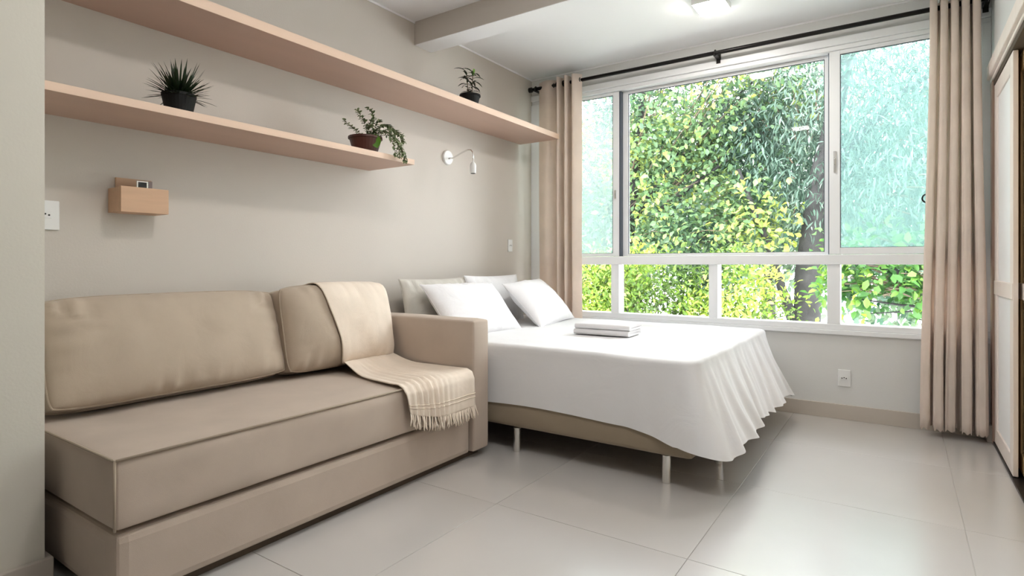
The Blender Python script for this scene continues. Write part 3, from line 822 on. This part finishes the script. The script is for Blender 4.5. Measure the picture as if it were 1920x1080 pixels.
frond([b0,(.30,-2.07,Z1+.15),(.33,-2.02,Z1+.17),(.35,-1.96,Z1+.13),(.36,-1.93,Z1+.09)], 80, .020, 10)
frond([b0,(.30,-2.09,Z1+.13),(.36,-2.07,Z1+.12),(.40,-2.05,Z1+.05),(.41,-2.045,Z1-.01)], 80, .020, 11)
frond([b0,(.28,-2.12,Z1+.13),(.30,-2.13,Z1+.16),(.32,-2.12,Z1+.19)], 60, .020, 12)
# leafy plant on the upper shelf
Z2 = 2.064
t = thing('potted_leafy_plant', 'two-stemmed leafy plant in a black pot on the upper shelf', 'plant', (.27, -1.215, Z2))
pot(t, (.27,-1.215,Z2), .050, .066, .085, M['pot_black'])
for (sx, sy, hgt, lx, ly) in ((.27,-1.235,.165,-.01,-.005), (.27,-1.195,.175,.0,.012)):
    st = [(sx,sy,Z2+.072),(sx+lx*.5,sy+ly*.5,Z2+.07+hgt*.5),(sx+lx,sy+ly,Z2+.07+hgt)]
    obj('stem', MB().tube(plan3(st, 6), .003, 6), M['twig'], t, smooth=True)
    for k in range(15):
        f = .12+.88*k/14; a = k*2.4+sy*9; p = (sx+lx*f, sy+ly*f, Z2+.07+hgt*f)
        el = .25+.6*f; d = (math.cos(a)*math.cos(el)*.8, math.sin(a)*math.cos(el)*1.2, math.sin(el))
        one_leaf(t, p, d, (0,0,1), .062+.035*f, .017, M['leaf_dark'], curl=1.3, tint=random.random()*.8)
for d, L_ in (((0,-1,.55),.125), ((.1,-1,.35),.125), ((0,1,.6),.12)):
    one_leaf(t, (.27,-1.225 if d[1] < 0 else -1.19,Z2+.18), d, (0,0,1), L_, .014, M['leaf_dark'], curl=1.1, tint=.5)
one_leaf(t, (.27,-1.185,Z2+.225), (.3,-.35,.7), (1,0,.4), .07, .045, M['leaf_bright'], curl=1.2, tint=.6)

# ---------------------------------------------------------------- outside
tag(obj('street', MB().box(-60, 60, .6, 90, -2.7, -2.6), M['pave'], origin=(0,30,-2.6)), 'pale paved ground outside, below the trees', 'ground')
rng = np.random.default_rng(7)
def tree(name, label, cat, loc, trunk, branches, blobs, n_tips, per, spread, Ln, ratio, m_, down=0., nleaf=0, shell=.6, group=None):
    t = thing(name, label, cat, loc, group)
    if trunk: obj('trunk', MB().tube([Vector(p[:3]) for p in trunk], [p[3] for p in trunk], 14), M['bark'], t, smooth=True)
    C, D, N, L_, Wd, tt, tips = crown(rng, blobs, n_tips, per, spread, Ln, ratio, down, shell=shell)
    for b in branches: obj('branch', MB().tube([Vector(p[:3]) for p in b], [p[3] for p in b], 7), M['bark'], t, smooth=True)
    if nleaf:      # the leaves nearest the window one by one
        w = ((C[:, 0]-1.3)**2*.3 + C[:, 1]**2*1.5 + (C[:, 2]-1.3)**2*.5); o = np.argsort(w)[:nleaf]
        mask = np.ones(len(C), bool); mask[o] = False
        v, f, q = leaf_arrays(np.zeros((1,3)), np.array([[0,1.,0]]), np.array([[0,0,1.]]), np.array([1.]), np.array([ratio]), np.array([.8]))
        protos = []
        for tv in (.25, .5, .7, .95):
            po = mesh_np('leaf', v, f, np.full(7, tv), m_); protos.append(po.data); bpy.data.objects.remove(po)
        b0 = Vector(loc)
        for k in o:
            d = Vector(D[k]).normalized(); n = Vector(N[k]); s = d.cross(n).normalized(); nn = s.cross(d)
            lo_ = link(bpy.data.objects.new('leaf', protos[int(tt[k]*3.99)])); lo_.parent = t
            mt = Matrix((s, d, nn)).transposed().to_4x4()
            lo_.matrix_local = Matrix.Translation(Vector(C[k])-b0) @ mt @ Matrix.Scale(float(L_[k]), 4)
        C, D, N, L_, Wd, tt = C[mask], D[mask], N[mask], L_[mask], Wd[mask], tt[mask]
    v, f, q = leaf_arrays(C, D, N, L_, Wd, tt)
    fo = mesh_np('foliage', v, f, q, m_, t); fo['kind'] = 'stuff'
    tw = MB(); k = rng.choice(len(tips), min(len(tips), 90), False)
    for i in k:
        p = Vector(tips[i]); c = Vector(loc); c.z = blobs[0][2]; q2 = p + (c-p)*.35 + Vector((0,0,-.15))
        tw.tube([q2, (p+q2)/2+Vector((0,0,.05)), p], [.012,.008,.004], 5, False)
    to = obj('twigs', tw, M['twig'], t, smooth=True, kind='stuff')
    return t
# broad leaved tree filling the middle pane
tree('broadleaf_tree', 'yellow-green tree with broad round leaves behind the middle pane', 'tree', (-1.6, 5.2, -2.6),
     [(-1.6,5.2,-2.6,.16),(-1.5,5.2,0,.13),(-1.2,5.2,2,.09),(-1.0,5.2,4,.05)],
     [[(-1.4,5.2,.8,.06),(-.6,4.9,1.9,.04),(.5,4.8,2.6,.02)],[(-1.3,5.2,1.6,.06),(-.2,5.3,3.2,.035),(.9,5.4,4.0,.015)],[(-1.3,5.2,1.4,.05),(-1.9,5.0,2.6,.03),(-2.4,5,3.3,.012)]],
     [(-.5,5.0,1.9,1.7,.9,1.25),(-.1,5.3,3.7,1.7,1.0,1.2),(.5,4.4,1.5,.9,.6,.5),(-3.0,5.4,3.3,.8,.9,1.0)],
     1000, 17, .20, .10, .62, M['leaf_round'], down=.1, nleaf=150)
# slender leaved tree, right, with the dark trunk seen low
tree('slender_leaf_tree', 'blue-green tree with slender drooping leaves and dark trunk on the right', 'tree', (1.62, 4.6, -2.6),
     [(1.62,4.6,-2.6,.22),(1.60,4.6,-.5,.18),(1.62,4.6,.9,.165),(1.75,4.7,2.2,.13),(2.1,5.0,4.0,.08)],
     [[(1.45,4.55,.2,.08),(1.28,4.5,.75,.06),(1.12,4.5,1.3,.05),(.7,4.6,2.4,.03)],[(1.75,4.7,2.2,.07),(2.7,5.0,3.3,.04),(3.6,5.2,3.9,.02)]],
     [(2.2,5.2,2.7,1.6,1.1,1.5),(1.0,5.6,3.0,1.1,.8,1.3),(3.4,5.4,2.6,1.5,1.0,1.7),(1.3,5.8,3.9,.9,.8,.8),(-.2,6.0,3.0,1.3,.6,1.3)],
     1000, 30, .20, .14, .17, M['leaf_willow'], down=1.1)
# hedge
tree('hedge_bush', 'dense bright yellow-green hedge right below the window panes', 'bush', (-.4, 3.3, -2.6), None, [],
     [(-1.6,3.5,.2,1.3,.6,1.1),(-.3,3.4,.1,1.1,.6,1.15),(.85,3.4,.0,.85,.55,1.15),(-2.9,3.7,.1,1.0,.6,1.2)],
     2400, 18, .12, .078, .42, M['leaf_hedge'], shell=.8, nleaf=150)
# branchy leaves in the lower right pane
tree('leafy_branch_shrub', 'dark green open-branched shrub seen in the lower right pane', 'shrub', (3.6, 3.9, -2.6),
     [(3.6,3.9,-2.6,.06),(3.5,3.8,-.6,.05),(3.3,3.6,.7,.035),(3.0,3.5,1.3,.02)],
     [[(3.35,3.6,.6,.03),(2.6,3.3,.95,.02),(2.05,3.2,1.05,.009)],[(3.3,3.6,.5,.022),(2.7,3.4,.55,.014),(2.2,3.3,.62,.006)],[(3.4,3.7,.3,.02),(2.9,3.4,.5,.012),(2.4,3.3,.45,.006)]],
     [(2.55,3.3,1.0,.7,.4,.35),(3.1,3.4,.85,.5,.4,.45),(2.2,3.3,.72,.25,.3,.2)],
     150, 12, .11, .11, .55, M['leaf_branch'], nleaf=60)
# distant trees
for (x, y, z, s, lab) in ((-3.6,11,3.3,2.1,'hazy green tree further off behind the left of the middle pane'),(-.2,12,3.2,2.3,'hazy green tree further off behind the broad-leaved tree'),(3.6,12,2.6,2.6,'hazy green tree further off at the right pane'),(7.5,13,3,2.6,'hazy green tree further off beyond the wardrobe side')):
    tree('distant_tree', lab, 'tree', (x, y, -2.6), [(x,y,-2.6,.2),(x,y,2,.15),(x+.2,y,z+1,.08)], [],
         [(x,y,z,s,1.4,s*.9),(x-.8,y,z-1.6,s*.9,1.2,s*.6)], 260, 26, .34, .26, .45, M['leaf_far'], down=.4, group='distant trees')
# bare twigs and pale building at the left pane
t = thing('bare_sapling', 'thin bare dark stems crossing the lower left pane', 'sapling', (-3.3, 6.8, -2.6))
for pts in ([(-3.3,6.8,-2.6),(-3.3,6.8,.6),(-3.6,6.8,2.2),(-3.9,6.8,3.4)], [(-3.3,6.8,.5),(-3.1,6.8,1.4),(-3.0,6.8,2.6),(-3.1,6.8,3.3)], [(-3.3,6.8,.9),(-3.55,6.8,1.5),(-3.65,6.8,1.9)]):
    obj('stem', MB().tube(plan3(pts, 6), .014, 6), M['twig'], t, smooth=True)
t = thing('pale_building', 'pale rendered building far behind the trees on the left', 'building', (-17, 26, -2.6))
obj('wall', MB().box(-24, -10.5, 24, 30, -2.6, 4.2), M['facade'], t)
obj('roof', MB().box(-24.3, -10.2, 23.7, 30.3, 4.2, 4.5), M['facade'], t)
for i in range(4):
    for z in (-1, 1.9):
        f_ = obj('window', MB().box(-22.6+i*3.1, -21.2+i*3.1, 23.95, 24.01, z, z+1.3), M['frame'], t)
        obj('pane', MB().box(-22.5+i*3.1, -21.3+i*3.1, 23.93, 23.96, z+.1, z+1.2), M['facade_win'], f_)
